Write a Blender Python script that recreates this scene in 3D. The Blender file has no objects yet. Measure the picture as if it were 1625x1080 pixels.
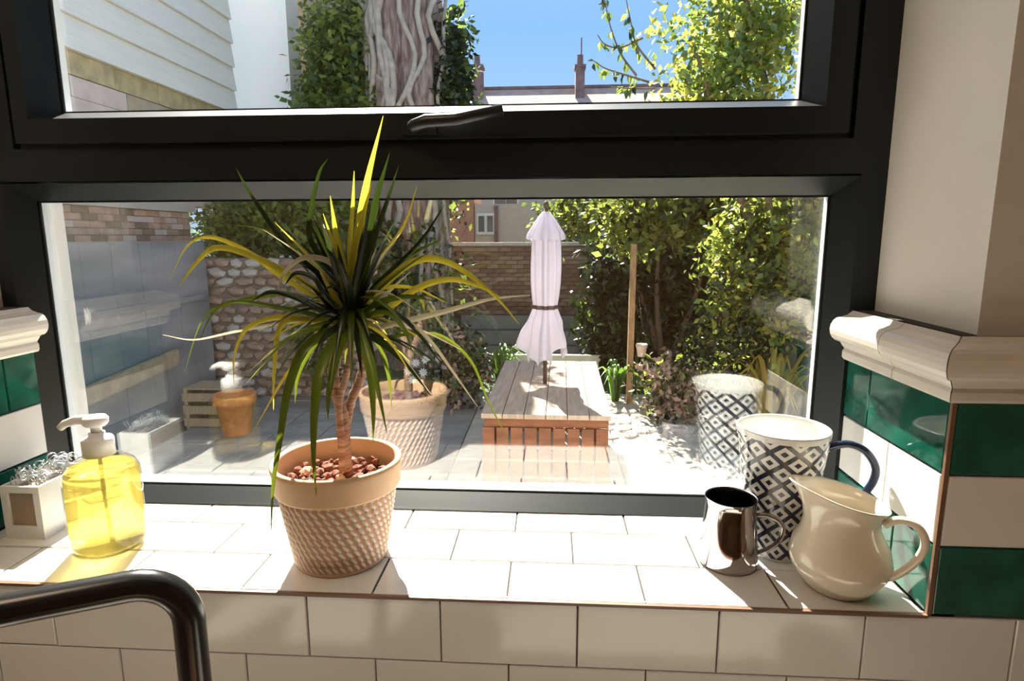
import bpy, math, random
import numpy as np
from mathutils import Vector, Matrix

# ------------------------------------------------------------------ camera
C = Vector((0.0321, -0.8037, 0.5235))
YAW, PIT, ROL, FPX = -0.0645, 0.1687, -0.0033, 954.94
_f = Vector((math.sin(YAW)*math.cos(PIT), math.cos(YAW)*math.cos(PIT), -math.sin(PIT)))
_r = Vector((math.cos(YAW), -math.sin(YAW), 0)); _u = _r.cross(_f)
_r, _u = _r*math.cos(ROL)+_u*math.sin(ROL), -_r*math.sin(ROL)+_u*math.cos(ROL)
S = bpy.context.scene
COL = S.collection
cam = bpy.data.cameras.new('camera'); camo = bpy.data.objects.new('camera', cam); COL.objects.link(camo)
cam.sensor_width = 36; cam.lens = 36*FPX/1625; cam.clip_start = .02; cam.clip_end = 200
camo.matrix_world = Matrix(((_r.x, _u.x, -_f.x, C.x), (_r.y, _u.y, -_f.y, C.y), (_r.z, _u.z, -_f.z, C.z), (0, 0, 0, 1)))
S.camera = camo

# ------------------------------------------------------------------ sky, sun, exposure
S.view_settings.view_transform = 'Standard'; S.view_settings.look = 'None'
S.view_settings.gamma = 1; S.view_settings.use_curve_mapping = False
S.view_settings.exposure = 0.52
SUN_AZ, SUN_EL, SUN_S = math.radians(17), math.radians(44.3), 23.0
W = bpy.data.worlds.new('sky'); S.world = W; W.use_nodes = True
wn, wl = W.node_tree.nodes, W.node_tree.links
bg = wn['Background']; tc = wn.new('ShaderNodeTexCoord'); sx = wn.new('ShaderNodeSeparateXYZ'); cr = wn.new('ShaderNodeValToRGB')
wl.new(tc.outputs['Generated'], sx.inputs[0]); wl.new(sx.outputs['Z'], cr.inputs[0]); wl.new(cr.outputs[0], bg.inputs[0])
cr.color_ramp.elements[0].position = 0.0; cr.color_ramp.elements[0].color = (.42, .56, .72, 1)
cr.color_ramp.elements[1].position = 1.0; cr.color_ramp.elements[1].color = (.38, .47, .62, 1)
e = cr.color_ramp.elements.new(.3); e.color = (.205, .40, .70, 1)
bg.inputs[1].default_value = 1.2
sun = bpy.data.lights.new('sun', 'SUN'); sun.energy = SUN_S; sun.angle = math.radians(.6); sun.color = (1, .93, .80)
suno = bpy.data.objects.new('sun', sun); COL.objects.link(suno)
sd = Vector((-math.sin(SUN_AZ)*math.cos(SUN_EL), math.cos(SUN_AZ)*math.cos(SUN_EL), math.sin(SUN_EL)))
suno.rotation_euler = sd.to_track_quat('Z', 'Y').to_euler(); suno.location = sd*30

def ray(u, v): return _f + _r*((u-812.5)/FPX) - _u*((v-540)/FPX)
def at(u, v, y): d = ray(u, v); return C + d*((y-C.y)/d.y)
def onz(u, v, z): d = ray(u, v); return C + d*((z-C.z)/d.z)
def onx(u, v, x): d = ray(u, v); return C + d*((x-C.x)/d.x)
G = -1.5
RN = random.Random(7)

# ------------------------------------------------------------------ materials
def newmat(name):
    m = bpy.data.materials.new(name); m.use_nodes = True
    return m, m.node_tree.nodes, m.node_tree.links, m.node_tree.nodes['Principled BSDF']
def mat(name, col, rough=.6, metal=0, var=0, scale=10, bump=0, bscale=60, spec=.5, col2=None, stretch=(1, 1, 1), coat=0):
    m, n, l, p = newmat(name)
    p.inputs['Base Color'].default_value = (*col, 1); p.inputs['Roughness'].default_value = rough
    p.inputs['Metallic'].default_value = metal; p.inputs['Specular IOR Level'].default_value = spec
    p.inputs['Coat Weight'].default_value = coat
    t = n.new('ShaderNodeTexCoord'); mp = n.new('ShaderNodeMapping'); mp.inputs['Scale'].default_value = stretch
    l.new(t.outputs['Object'], mp.inputs[0])
    if var or col2:
        ns = n.new('ShaderNodeTexNoise'); ns.inputs['Scale'].default_value = scale; ns.inputs['Detail'].default_value = 6
        l.new(mp.outputs[0], ns.inputs[0])
        r = n.new('ShaderNodeValToRGB'); l.new(ns.outputs[0], r.inputs[0])
        a = col; b = col2 or tuple(c*(1-var) for c in col)
        r.color_ramp.elements[0].position = .35; r.color_ramp.elements[0].color = (*b, 1)
        r.color_ramp.elements[1].position = .65; r.color_ramp.elements[1].color = (*a, 1)
        l.new(r.outputs[0], p.inputs['Base Color'])
    if bump:
        nb = n.new('ShaderNodeTexNoise'); nb.inputs['Scale'].default_value = bscale; nb.inputs['Detail'].default_value = 4
        l.new(mp.outputs[0], nb.inputs[0])
        bm = n.new('ShaderNodeBump'); bm.inputs['Strength'].default_value = bump; bm.inputs['Distance'].default_value = .01
        l.new(nb.outputs[0], bm.inputs['Height']); l.new(bm.outputs[0], p.inputs['Normal'])
    return m
def leafmat(name, col, tcol, trans=.45, rough=.4, var=.35):
    m, n, l, p = newmat(name)
    p.inputs['Roughness'].default_value = rough
    t = n.new('ShaderNodeTexCoord'); ns = n.new('ShaderNodeTexNoise'); ns.inputs['Scale'].default_value = 3.5
    l.new(t.outputs['Object'], ns.inputs[0])
    def tint(c):
        r = n.new('ShaderNodeValToRGB'); l.new(ns.outputs[0], r.inputs[0])
        r.color_ramp.elements[0].position = .38; r.color_ramp.elements[0].color = (*[x*(1-var) for x in c], 1)
        r.color_ramp.elements[1].position = .62; r.color_ramp.elements[1].color = (*c, 1)
        return r
    l.new(tint(col).outputs[0], p.inputs['Base Color'])
    tr = n.new('ShaderNodeBsdfTranslucent'); l.new(tint(tcol).outputs[0], tr.inputs[0])
    mx = n.new('ShaderNodeMixShader'); mx.inputs[0].default_value = trans
    l.new(p.outputs[0], mx.inputs[1]); l.new(tr.outputs[0], mx.inputs[2]); l.new(mx.outputs[0], n['Material Output'].inputs[0])
    return m
def glassmat(name, tint=(1, 1, 1), f0=.04, rough=.0):
    m, n, l, p = newmat(name)
    lw = n.new('ShaderNodeLayerWeight'); lw.inputs[0].default_value = .5
    pw = n.new('ShaderNodeMath'); pw.operation = 'POWER'; pw.inputs[1].default_value = 5; l.new(lw.outputs['Facing'], pw.inputs[0])
    ma = n.new('ShaderNodeMath'); ma.operation = 'MULTIPLY_ADD'; ma.inputs[1].default_value = 1-f0; ma.inputs[2].default_value = f0
    l.new(pw.outputs[0], ma.inputs[0])
    t = n.new('ShaderNodeBsdfTransparent'); t.inputs[0].default_value = (*tint, 1)
    g = n.new('ShaderNodeBsdfGlossy'); g.inputs['Roughness'].default_value = rough
    mx = n.new('ShaderNodeMixShader'); l.new(ma.outputs[0], mx.inputs[0]); l.new(t.outputs[0], mx.inputs[1]); l.new(g.outputs[0], mx.inputs[2])
    l.new(mx.outputs[0], n['Material Output'].inputs[0])
    return m

M = {}
M['tile_white'] = mat('white glazed tile', (.80, .79, .77), .12, var=.05, scale=6, bump=.05, bscale=14)
M['tile_green'] = mat('green glazed tile', (.010, .130, .088), .07, var=.5, scale=18, bump=.06, bscale=14)
M['tile_cream'] = mat('cream glazed dado', (.78, .74, .68), .15, var=.06, scale=8)
M['grout'] = mat('grout', (.30, .25, .21), .9, var=.3, scale=30)
M['grout_pale'] = mat('pale grout', (.055, .045, .038), .9, var=.3, scale=30)
M['bronze'] = mat('bronze edge trim', (.22, .12, .07), .4, var=.3)
M['plaster'] = mat('painted plaster', (.72, .70, .66), .85, var=.05, scale=5, bump=.05, bscale=40)
M['wall_warm'] = mat('warm wall paint', (.55, .38, .27), .9)
M['ceiling'] = mat('ceiling paint', (.8, .79, .77), .9)
M['floorwood'] = mat('floor boards', (.34, .22, .13), .5, var=.3, scale=4, stretch=(1, 8, 1))
M['frame'] = mat('anthracite frame', (.009, .012, .013), .38, var=.1, scale=40, spec=.35)
M['gap'] = mat('black gasket', (.004, .004, .004), .6)
M['spacer'] = mat('aluminium spacer', (.72, .75, .78), .5, metal=0)
M['glass'] = glassmat('window glass', (.985, .99, .988), .03)
M['glass_coated'] = glassmat('coated window glass', (.985, .99, .988), .15)
M['black'] = mat('black tap', (.010, .010, .010), .22, spec=.6)
M['handle_black'] = mat('black handle', (.012, .012, .013), .35)
M['ceramic'] = mat('cream ceramic', (.78, .70, .57), .18, coat=.5)
M['chrome'] = mat('chrome', (.46, .42, .42), .07, metal=1)
M['cup_in'] = mat('dark steel inside', (.05, .045, .05), .3, metal=1)
M['navy'] = mat('navy glaze', (.012, .028, .075), .15, coat=.5)
M['white_glaze'] = mat('white glaze', (.80, .80, .78), .15, coat=.4)
M['pump'] = mat('white plastic', (.85, .85, .84), .3)
M['terracotta'] = mat('terracotta', (.72, .28, .10), .8, var=.3, scale=12)
M['rim_clay'] = mat('pale clay rim', (.80, .52, .31), .7, var=.15, scale=8)
M['bark_pebble'] = mat('clay pebble', (.30, .10, .055), .8, var=.5, scale=60)
M['stem'] = mat('dracaena cane', (.52, .34, .24), .8, col2=(.22, .11, .075), scale=40, stretch=(1, 1, 6))
M['lf_dark'] = leafmat('dark green blade', (.012, .026, .010), (.035, .06, .006), .28, .3)
M['lf_green'] = leafmat('green blade', (.045, .085, .016), (.20, .25, .018), .38, .3)
M['lf_yellow'] = leafmat('yellow blade', (.38, .33, .04), (.80, .66, .05), .5, .35, .3)
M['lf_pale'] = leafmat('pale blade', (.50, .45, .30), (.75, .65, .42), .5, .4, .15)
M['caddy'] = mat('white ceramic caddy', (.80, .80, .78), .25)
M['taupe'] = mat('taupe panel', (.36, .27, .20), .7, var=.15)
M['scourer'] = mat('grey scourer', (.50, .53, .55), .4, metal=.5)

# soap bottle materials
m, n, l, p = newmat('clear plastic'); 
M['clear'] = glassmat('clear plastic', (.97, .96, .90), .05, .03)
m, n, l, p = newmat('yellow soap')
rf = n.new('ShaderNodeBsdfRefraction'); rf.inputs['Color'].default_value = (1, .88, .40, 1); rf.inputs['IOR'].default_value = 1.34
tp = n.new('ShaderNodeBsdfTransparent'); tp.inputs[0].default_value = (1, .93, .55, 1)
tl = n.new('ShaderNodeBsdfTranslucent'); tl.inputs[0].default_value = (.95, .86, .36, 1)
m1 = n.new('ShaderNodeMixShader'); m1.inputs[0].default_value = .35
m2 = n.new('ShaderNodeMixShader'); m2.inputs[0].default_value = .14
l.new(rf.outputs[0], m1.inputs[1]); l.new(tp.outputs[0], m1.inputs[2]); l.new(m1.outputs[0], m2.inputs[1]); l.new(tl.outputs[0], m2.inputs[2])
l.new(m2.outputs[0], n['Material Output'].inputs[0]); M['soap'] = m

# carved pot (recess = clay, raised strokes = lime wash)
m, n, l, p = newmat('limewashed carved clay')
a = n.new('ShaderNodeAttribute'); a.attribute_name = 'wash'
r = n.new('ShaderNodeValToRGB'); l.new(a.outputs['Fac'], r.inputs[0]); l.new(r.outputs[0], p.inputs['Base Color'])
r.color_ramp.elements[0].position = .2; r.color_ramp.elements[0].color = (.58, .35, .22, 1)
r.color_ramp.elements[1].position = .6; r.color_ramp.elements[1].color = (.84, .74, .65, 1); p.inputs['Roughness'].default_value = .85
M['carved'] = m

# diamond lattice glaze: UV driven
m, n, l, p = newmat('diamond pattern glaze')
uvn = n.new('ShaderNodeUVMap'); uvn.uv_map = 'uv'; sp = n.new('ShaderNodeSeparateXYZ'); l.new(uvn.outputs[0], sp.inputs[0])
def mth(op, a, b=None, c=None):
    k = n.new('ShaderNodeMath'); k.operation = op
    for i, x in enumerate((a, b, c)):
        if x is None: continue
        if hasattr(x, 'links'): l.new(x, k.inputs[i])
        else: k.inputs[i].default_value = x
    return k.outputs[0]
s1 = mth('ADD', sp.outputs[0], sp.outputs[1]); s2 = mth('SUBTRACT', sp.outputs[0], sp.outputs[1])
fa = mth('ABSOLUTE', mth('SUBTRACT', mth('FRACT', s1), .5)); fb = mth('ABSOLUTE', mth('SUBTRACT', mth('FRACT', mth('ADD', s2, 40)), .5))
mxx = mth('MAXIMUM', fa, fb)                    # 0 centre .. .5 border
border = mth('GREATER_THAN', mxx, .365); dot = mth('LESS_THAN', mxx, .15)
rimz = mth('GREATER_THAN', sp.outputs[1], 5.95); footz = mth('LESS_THAN', sp.outputs[1], .12)
dark = mth('MULTIPLY', mth('MAXIMUM', border, dot), mth('SUBTRACT', 1, mth('MAXIMUM', rimz, footz)))
mc = n.new('ShaderNodeMix'); mc.data_type = 'RGBA'; l.new(dark, mc.inputs[0])
mc.inputs[6].default_value = (.78, .79, .78, 1); mc.inputs[7].default_value = (.022, .024, .045, 1)
l.new(mc.outputs[2], p.inputs['Base Color']); p.inputs['Roughness'].default_value = .2; p.inputs['Coat Weight'].default_value = .4
M['diamond'] = m

# garden materials
M['slab_pale'] = mat('pale paving', (.60, .54, .46), .85, var=.25, scale=5, bump=.1)
M['slab_shaded'] = mat('shaded paving', (.33, .32, .30), .85, var=.35, scale=4, bump=.1)  # darker copy of the paving, its shade is put into the colour
M['soil'] = mat('soil', (.10, .065, .04), .95, var=.5, scale=9, bump=.3, bscale=20)
M['lawn'] = mat('lawn', (.05, .11, .025), .9, var=.5, scale=30, bump=.3)
M['fence_blue'] = mat('blue grey render', (.36, .36, .37), .5, col2=(.14, .16, .185), scale=1.3, stretch=(1, .5, 2.2), bump=.1)  # pale and dark streaks in the colour stand in for bands of sunlight
M['coping'] = mat('brick coping', (.66, .42, .31), .9, var=.4, scale=8)
M['cladding'] = mat('cream cladding', (.90, .84, .74), .6, var=.08, scale=6, stretch=(1, .3, 6))
M['tan_stone'] = mat('tan stone', (.60, .47, .25), .85, var=.35, scale=7)
M['pink_render'] = mat('pinkish render', (.74, .58, .50), .85, var=.2, scale=5)
M['white_wall'] = mat('white render', (.97, .94, .86), .8)
M['tan_wall'] = mat('tan render', (.50, .40, .27), .85, var=.25, scale=3)
M['brick_a'] = mat('old brown brick', (.26, .155, .10), .9, var=.5, scale=6)
M['brick_b'] = mat('pale brown brick', (.36, .25, .17), .9, var=.4, scale=6)
M['mortar'] = mat('mortar', (.22, .18, .14), .95)
M['bark'] = mat('grey ridged bark', (.44, .34, .29), .9, col2=(.17, .10, .08), scale=7, stretch=(3, 3, .7), bump=.6, bscale=12)
M['twig'] = mat('twig bark', (.16, .11, .075), .9, var=.4)
M['vine'] = mat('pale vine', (.52, .44, .37), .85, var=.3, scale=9)
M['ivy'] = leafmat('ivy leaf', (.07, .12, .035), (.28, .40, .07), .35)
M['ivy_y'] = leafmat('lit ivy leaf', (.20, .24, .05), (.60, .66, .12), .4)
M['tree_g'] = leafmat('tree leaf', (.13, .19, .045), (.46, .56, .10), .45)
M['tree_y'] = leafmat('yellowing tree leaf', (.34, .33, .07), (.85, .80, .14), .5)
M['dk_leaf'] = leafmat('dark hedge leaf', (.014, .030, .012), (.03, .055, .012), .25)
M['gold'] = leafmat('golden leaf', (.40, .30, .06), (.80, .62, .10), .45)
M['strap'] = leafmat('strap leaf', (.07, .17, .03), (.25, .48, .05), .4)
M['table_wood'] = mat('bleached table top', (.58, .44, .33), .75, var=.3, scale=5, stretch=(8, 1, 1))
M['red_wood'] = mat('red brown timber', (.30, .115, .055), .75, var=.4, scale=6, stretch=(1, 1, 4))
M['post_wood'] = mat('post timber', (.42, .26, .13), .8, var=.4, scale=8, stretch=(5, 5, 1))
M['sleeper'] = mat('painted timber edge', (.74, .68, .56), .8, var=.15)
M['grey_wood'] = mat('grey timber', (.20, .22, .20), .85, var=.3, scale=5)
M['canopy'] = leafmat('lilac white canvas', (.78, .73, .80), (.82, .76, .84), .4, .8, .06)
M['pole'] = mat('dark pole', (.07, .04, .025), .5)
M['stone_a'] = mat('pale stone', (.62, .56, .50), .9, var=.4, scale=9)
M['stone_b'] = mat('brown stone', (.46, .32, .25), .9, var=.5, scale=6)
M['roof'] = mat('pinkish roof tiles', (.56, .40, .34), .9, var=.25, scale=2)
M['house_brick'] = mat('house brick', (.50, .26, .18), .9, var=.25, scale=3)
M['house_pale'] = mat('house render', (.56, .50, .42), .9, var=.1)
M['chim'] = mat('chimney brick', (.26, .17, .16), .9, var=.4, scale=4)
M['winglass'] = mat('far window glass', (.10, .12, .13), .1)
M['white_paint'] = mat('white paint', (.75, .75, .72), .6)
M['flower'] = leafmat('white petal', (.8, .8, .78), (.7, .7, .65), .3, .6, .05)
M['worktop'] = mat('pale worktop', (.62, .58, .53), .5)
M['old_wood'] = mat('old crate wood', (.46, .36, .24), .85, var=.35, scale=10, stretch=(6, 1, 1))

# ------------------------------------------------------------------ mesh helpers
class MB:
    def __init__(s): s.v = []; s.f = []; s.mi = []; s.uv = None
    def add(s, vs, fs, mi=0):
        b = len(s.v); s.v += [tuple(x) for x in vs]
        for f in fs: s.f.append(tuple(i+b for i in f)); s.mi.append(mi)
        return s
    def box(s, x0, x1, y0, y1, z0, z1, mi=0):
        vs = [(x, y, z) for z in (z0, z1) for y in (y0, y1) for x in (x0, x1)]
        return s.add(vs, [(0, 2, 3, 1), (4, 5, 7, 6), (0, 1, 5, 4), (2, 6, 7, 3), (0, 4, 6, 2), (1, 3, 7, 5)], mi)
    def hexa(s, a, b, mi=0):   # a: 4 points, b: 4 points, same order
        return s.add(list(a)+list(b), [(3, 2, 1, 0), (4, 5, 6, 7), (0, 1, 5, 4), (1, 2, 6, 5), (2, 3, 7, 6), (3, 0, 4, 7)], mi)
    def bar(s, p, q, w, h, up=Vector((0, 0, 1)), mi=0):
        p, q = Vector(p), Vector(q); d = (q-p).normalized(); sd_ = d.cross(up).normalized() if abs(d.dot(up)) < .99 else Vector((1, 0, 0)); u_ = sd_.cross(d)
        o = [(-w/2, -h/2), (w/2, -h/2), (w/2, h/2), (-w/2, h/2)]
        return s.hexa([p+sd_*a+u_*b for a, b in o], [q+sd_*a+u_*b for a, b in o], mi)
    def tube(s, pts, rad, n=10, mi=0, cap=True):
        pts = [Vector(p) for p in pts]; R = rad if isinstance(rad, (list, tuple)) else [rad]*len(pts)
        b = len(s.v); nrm = None
        for i, p in enumerate(pts):
            t = (pts[min(i+1, len(pts)-1)]-pts[max(i-1, 0)]).normalized()
            if nrm is None: nrm = t.orthogonal().normalized()
            else: nrm = (nrm - t*nrm.dot(t)).normalized()
            bn = t.cross(nrm)
            for k in range(n):
                a = 2*math.pi*k/n; s.v.append(tuple(p+(nrm*math.cos(a)+bn*math.sin(a))*R[i]))
        for i in range(len(pts)-1):
            for k in range(n):
                s.f.append((b+i*n+k, b+i*n+(k+1) % n, b+(i+1)*n+(k+1) % n, b+(i+1)*n+k)); s.mi.append(mi)
        if cap:
            s.f.append(tuple(b+k for k in range(n-1, -1, -1))); s.mi.append(mi)
            s.f.append(tuple(b+(len(pts)-1)*n+k for k in range(n))); s.mi.append(mi)
        return s
    def lathe(s, prof, n=48, c=(0, 0, 0), fn=None, mi=0, close=False):
        b = len(s.v)
        for i, (r, z) in enumerate(prof):
            for k in range(n):
                a = 2*math.pi*k/n; rr, zz = (r, z) if fn is None else fn(r, z, a, i)
                s.v.append((c[0]+rr*math.cos(a), c[1]+rr*math.sin(a), c[2]+zz))
        for i in range(len(prof)-1):
            for k in range(n):
                s.f.append((b+i*n+k, b+i*n+(k+1) % n, b+(i+1)*n+(k+1) % n, b+(i+1)*n+k)); s.mi.append(mi)
        return s
    def build(s, name, mats, parent=None, smooth=False, loc=None):
        me = bpy.data.meshes.new(name); me.from_pydata(s.v, [], s.f)
        for mm in (mats if isinstance(mats, (list, tuple)) else [mats]): me.materials.append(M[mm])
        if len(set(s.mi)) > 1: me.polygons.foreach_set('material_index', s.mi)
        if smooth: me.polygons.foreach_set('use_smooth', [True]*len(me.polygons))
        me.update()
        return link(name, me, parent, loc)
def link(name, me, parent=None, loc=None):
    o = bpy.data.objects.new(name, me); COL.objects.link(o)
    if parent: o.parent = parent
    if loc is not None: o.location = loc
    return o
def tag(o, label=None, cat=None, group=None, kind=None):
    if label: o['label'] = label
    if cat: o['category'] = cat
    if group: o['group'] = group
    if kind: o['kind'] = kind
    return o
def empty(name, loc, label=None, cat=None, group=None, rz=0, kind=None):
    o = bpy.data.objects.new(name, None); COL.objects.link(o); o.location = loc; o.rotation_euler.z = rz; o.empty_display_size = .05
    return tag(o, label, cat, group, kind)
def copy_tree(o, parent=None):
    c = o.copy(); COL.objects.link(c); c.parent = parent
    for ch in list(o.children): copy_tree(ch, c)
    return c
def spline(pts, n=8):
    P = [Vector(p) for p in pts]; P = [2*P[0]-P[1]]+P+[2*P[-1]-P[-2]]; out = []
    for i in range(1, len(P)-2):
        for k in range(n):
            t = k/n; a, b, c, d = P[i-1], P[i], P[i+1], P[i+2]
            out.append(.5*((2*b)+(c-a)*t+(2*a-5*b+4*c-d)*t*t+(3*b-a-3*c+d)*t*t*t))
    out.append(P[-2]); return out

# tile piece: local origin centre of back face, front face towards +local normal; pillowed edge
_tc = {}
def tile_mesh(w, h, mt, axis, th=.008, bev=.0014):
    key = (round(w, 4), round(h, 4), mt, axis)
    if key in _tc: return _tc[key]
    a = w/2; b = h/2
    P = [(-a, -b, 0), (a, -b, 0), (a, b, 0), (-a, b, 0), (-a, -b, th-bev), (a, -b, th-bev), (a, b, th-bev), (-a, b, th-bev),
         (-a+bev, -b+bev, th), (a-bev, -b+bev, th), (a-bev, b-bev, th), (-a+bev, b-bev, th)]
    F = [(3, 2, 1, 0)] + [(i, (i+1) % 4, 4+(i+1) % 4, 4+i) for i in range(4)] + [(4+i, 4+(i+1) % 4, 8+(i+1) % 4, 8+i) for i in range(4)] + [(8, 9, 10, 11)]
    R = {'z': lambda p: p, '-y': lambda p: (p[0], -p[2], p[1]), '-x': lambda p: (-p[2], -p[0], p[1]), 'x': lambda p: (p[2], p[0], p[1])}[axis]
    me = bpy.data.meshes.new('tile'); me.from_pydata([R(q) for q in P], [], F); me.materials.append(M[mt]); me.update()
    _tc[key] = me; return me
def tile(parent, axis, a0, a1, b0, b1, face, mt, th=.008, g=.0022, name='tile'):
    """a: along-surface range, b: second range; face: coordinate of glazed face"""
    w, h = a1-a0-g, b1-b0-g
    me = tile_mesh(w, h, mt, axis, th); ca, cb = (a0+a1)/2, (b0+b1)/2
    j = lambda: RN.uniform(-.0004, .0004)
    loc = {'z': (ca, cb, face-th+j()), '-y': (ca, face+th+j(), cb), '-x': (face+th+j(), ca, cb), 'x': (face-th+j(), ca, cb)}[axis]
    return link(name, me, parent, loc)

# ------------------------------------------------------------------ room shell
P, R_, X0 = .203, .103, -.0292
XR, XL, YF = .5625, -.969, .285
def struct(name, mb, mt, parent=None): o = mb.build(name, mt, parent); return tag(o, kind='structure') if parent is None else o
ZT = 1.42
wf = MB()
wf.box(-2.4, -1.02, .012, .46, -1.1, 1.9).box(-1.02, .606, .012, .46, ZT, 1.9).box(-1.02, .606, .30, .46, -1.1, -.012).box(-1.02, .606, .012, .30, -1.1, -.012)
# right pier with slightly splayed plaster reveal
wf.hexa([(.590, .012, -1.1), (2.0, .012, -1.1), (2.0, .46, -1.1), (.606, .46, -1.1)], [(.590, .012, 1.9), (2.0, .012, 1.9), (2.0, .46, 1.9), (.606, .46, 1.9)])
wall_front = struct('wall_front', wf, 'plaster')
bed = MB().box(-2.39, 2.0, .0085, .0125, -.9, -.0015); bed.box(XR+.0075, 2.0, .0085, .0125, -.0015, .395).box(-2.39, XL-.0075, .0085, .0125, -.0015, .395)
bed.build('tile_bed', 'grout', wall_front)
struct('wall_left', MB().box(-2.5, -2.4, -3.6, .46, -1.1, 1.9), 'plaster')
struct('wall_right', MB().box(2.0, 2.1, -3.6, .46, -1.1, 1.9), 'wall_warm')
struct('wall_back', MB().box(-2.5, 2.1, -3.7, -3.6, -1.1, 1.9), 'wall_warm')
struct('ceiling', MB().box(-2.5, 2.1, -3.7, .46, 1.9, 2.0), 'ceiling')
struct('floor', MB().box(-2.5, 2.1, -3.7, .46, -1.2, -1.1), 'floorwood')

# front face tiles: two rows below the sill, pier rows above (green, white, green)
XFJ = .0749
for row in range(3):
    off = 0 if row % 2 == 0 else .5
    z1 = -.0025-.1035*row; z0 = z1-.1035
    for k in range(-9, 9):
        a = XFJ+(k+off)*P; tile(wall_front, '-y', a, a+P, z0, z1, 0, 'tile_white')
for row, mt in enumerate(('tile_green', 'tile_white', 'tile_green')):
    a = XR+.006; b = (.79, .683, .79)[row]; z0 = row*R_; z1 = z0+R_
    while a < .79:
        tile(wall_front, '-y', a, b, z0, z1, 0, mt); a = b; b = a+P
    b = XL-.006; a = (-1.17, -1.09, -1.17)[row]
    while b > -1.9:
        tile(wall_front, '-y', a, b, z0, z1, 0, mt); b = a; a = b-P

# sill
sill = struct('trim_1', MB().box(XL-.04, XR+.04, .003, .33, -.0125, -.0025), 'grout_pale')
yC, yB = .108, .212
for (y0, y1, off) in ((.0035, yC, 0), (yC, yB, .5), (yB, .30, 0)):
    a = X0+(off-5)*P
    if off: a = X0+(-5-.5+0)*P+0
    while a < XR:
        x0, x1 = max(a, XL), min(a+P, XR)
        if x1-x0 > .01: tile(sill, 'z', x0, x1, y0, y1, 0, 'tile_white', g=.003)
        a += P
tag(MB().box(XL, XR, -.003, .0025, -.0035, .0012).build('trim_2', 'bronze'), kind='structure')

# reveals: bed, tiles, dado rail of moulded cream pieces
def dado_profile():   # (out, z) outline of the moulding, bottom to top
    pr = [(0, .3095), (.009, .3095), (.012, .314), (.012, .324), (.009, .329), (.013, .334), (.017, .340)]
    for k in range(9):
        a = -math.pi/2+math.pi*k/8; pr.append((.020+.017*math.cos(a), .3635+.0215*math.sin(a)))
    pr += [(.008, .389), (0, .396)]
    return pr
def dado(parent, p0, p1, out, m0=0, m1=0):
    """p0,p1 ends on the wall line, out = outward unit vector, m = mitre factor at ends"""
    d = (Vector(p1)-Vector(p0)).normalized(); g = .0010; pr = dado_profile(); mb = MB(); n = len(pr)
    A = [Vector(p0)+d*(g-m0*q)+Vector(out)*q+Vector((0, 0, z)) for q, z in pr]
    B = [Vector(p1)-d*(g-m1*q)+Vector(out)*q+Vector((0, 0, z)) for q, z in pr]
    fs = [(i, i+1, n+i+1, n+i) for i in range(n-1)]+[(n-1, 0, n, 2*n-1), tuple(range(n-1, -1, -1)), tuple(range(n, 2*n))]
    o = mb.add(A+B, fs).build('dado_tile', 'tile_cream', parent)
    return o
rv = MB().hexa([(XR+.0075, .009, -.002), (.604, .014, -.002), (.604, .285, -.002), (XR+.0075, .285, -.002)], [(XR+.0075, .009, .396), (.604, .014, .396), (.604, .285, .396), (XR+.0075, .285, .396)])
rr = struct('trim_3', rv, 'grout_pale')
for row, (mt, joints) in enumerate((('tile_green', (.10,)), ('tile_white', (.135,)), ('tile_green', (.205,)))):
    js = [.005]+list(joints)+[YF]
    for a, b in zip(js[:-1], js[1:]): tile(rr, '-x', a, b, row*R_+.001, (row+1)*R_, XR, mt)
dado(rr, (XR, YF, 0), (XR, .125, 0), (-1, 0, 0)); dado(rr, (XR, .125, 0), (XR, 0, 0), (-1, 0, 0), 0, 1)
a = XR
for b in (XR+.152, .793): dado(wall_front, (a, 0, 0), (b, 0, 0), (0, -1, 0), 1 if a == XR else 0, 0); a = b
tag(MB().box(XR-.0005, XR+.0055, -.0008, .0045, -.0, .3085).build('trim_4', 'bronze'), kind='structure')
lv = MB().box(-1.0195, XL-.0075, .012, .285, -.002, .396)
ll = struct('trim_5', lv, 'grout_pale')
for row, (mt, joints) in enumerate((('tile_green', (.10, .21)), ('tile_white', (.135,)), ('tile_green', (.215,)))):
    js = [.005]+list(joints)+[YF]
    for a, b in zip(js[:-1], js[1:]): tile(ll, 'x', a, b, row*R_+.001, (row+1)*R_, XL, mt)
dado(ll, (XL, 0, 0), (XL, .125, 0), (1, 0, 0), 1, 0); dado(ll, (XL, .125, 0), (XL, YF, 0), (1, 0, 0))
a = XL
for b in (XL-.152, XL-.304, XL-.456): dado(wall_front, (b, 0, 0), (a, 0, 0), (0, -1, 0), 0, 1 if a == XL else 0); a = b
tag(MB().box(XL-.0055, XL+.0005, -.0008, .0045, -.0, .3085).build('trim_6', 'bronze'), kind='structure')

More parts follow.
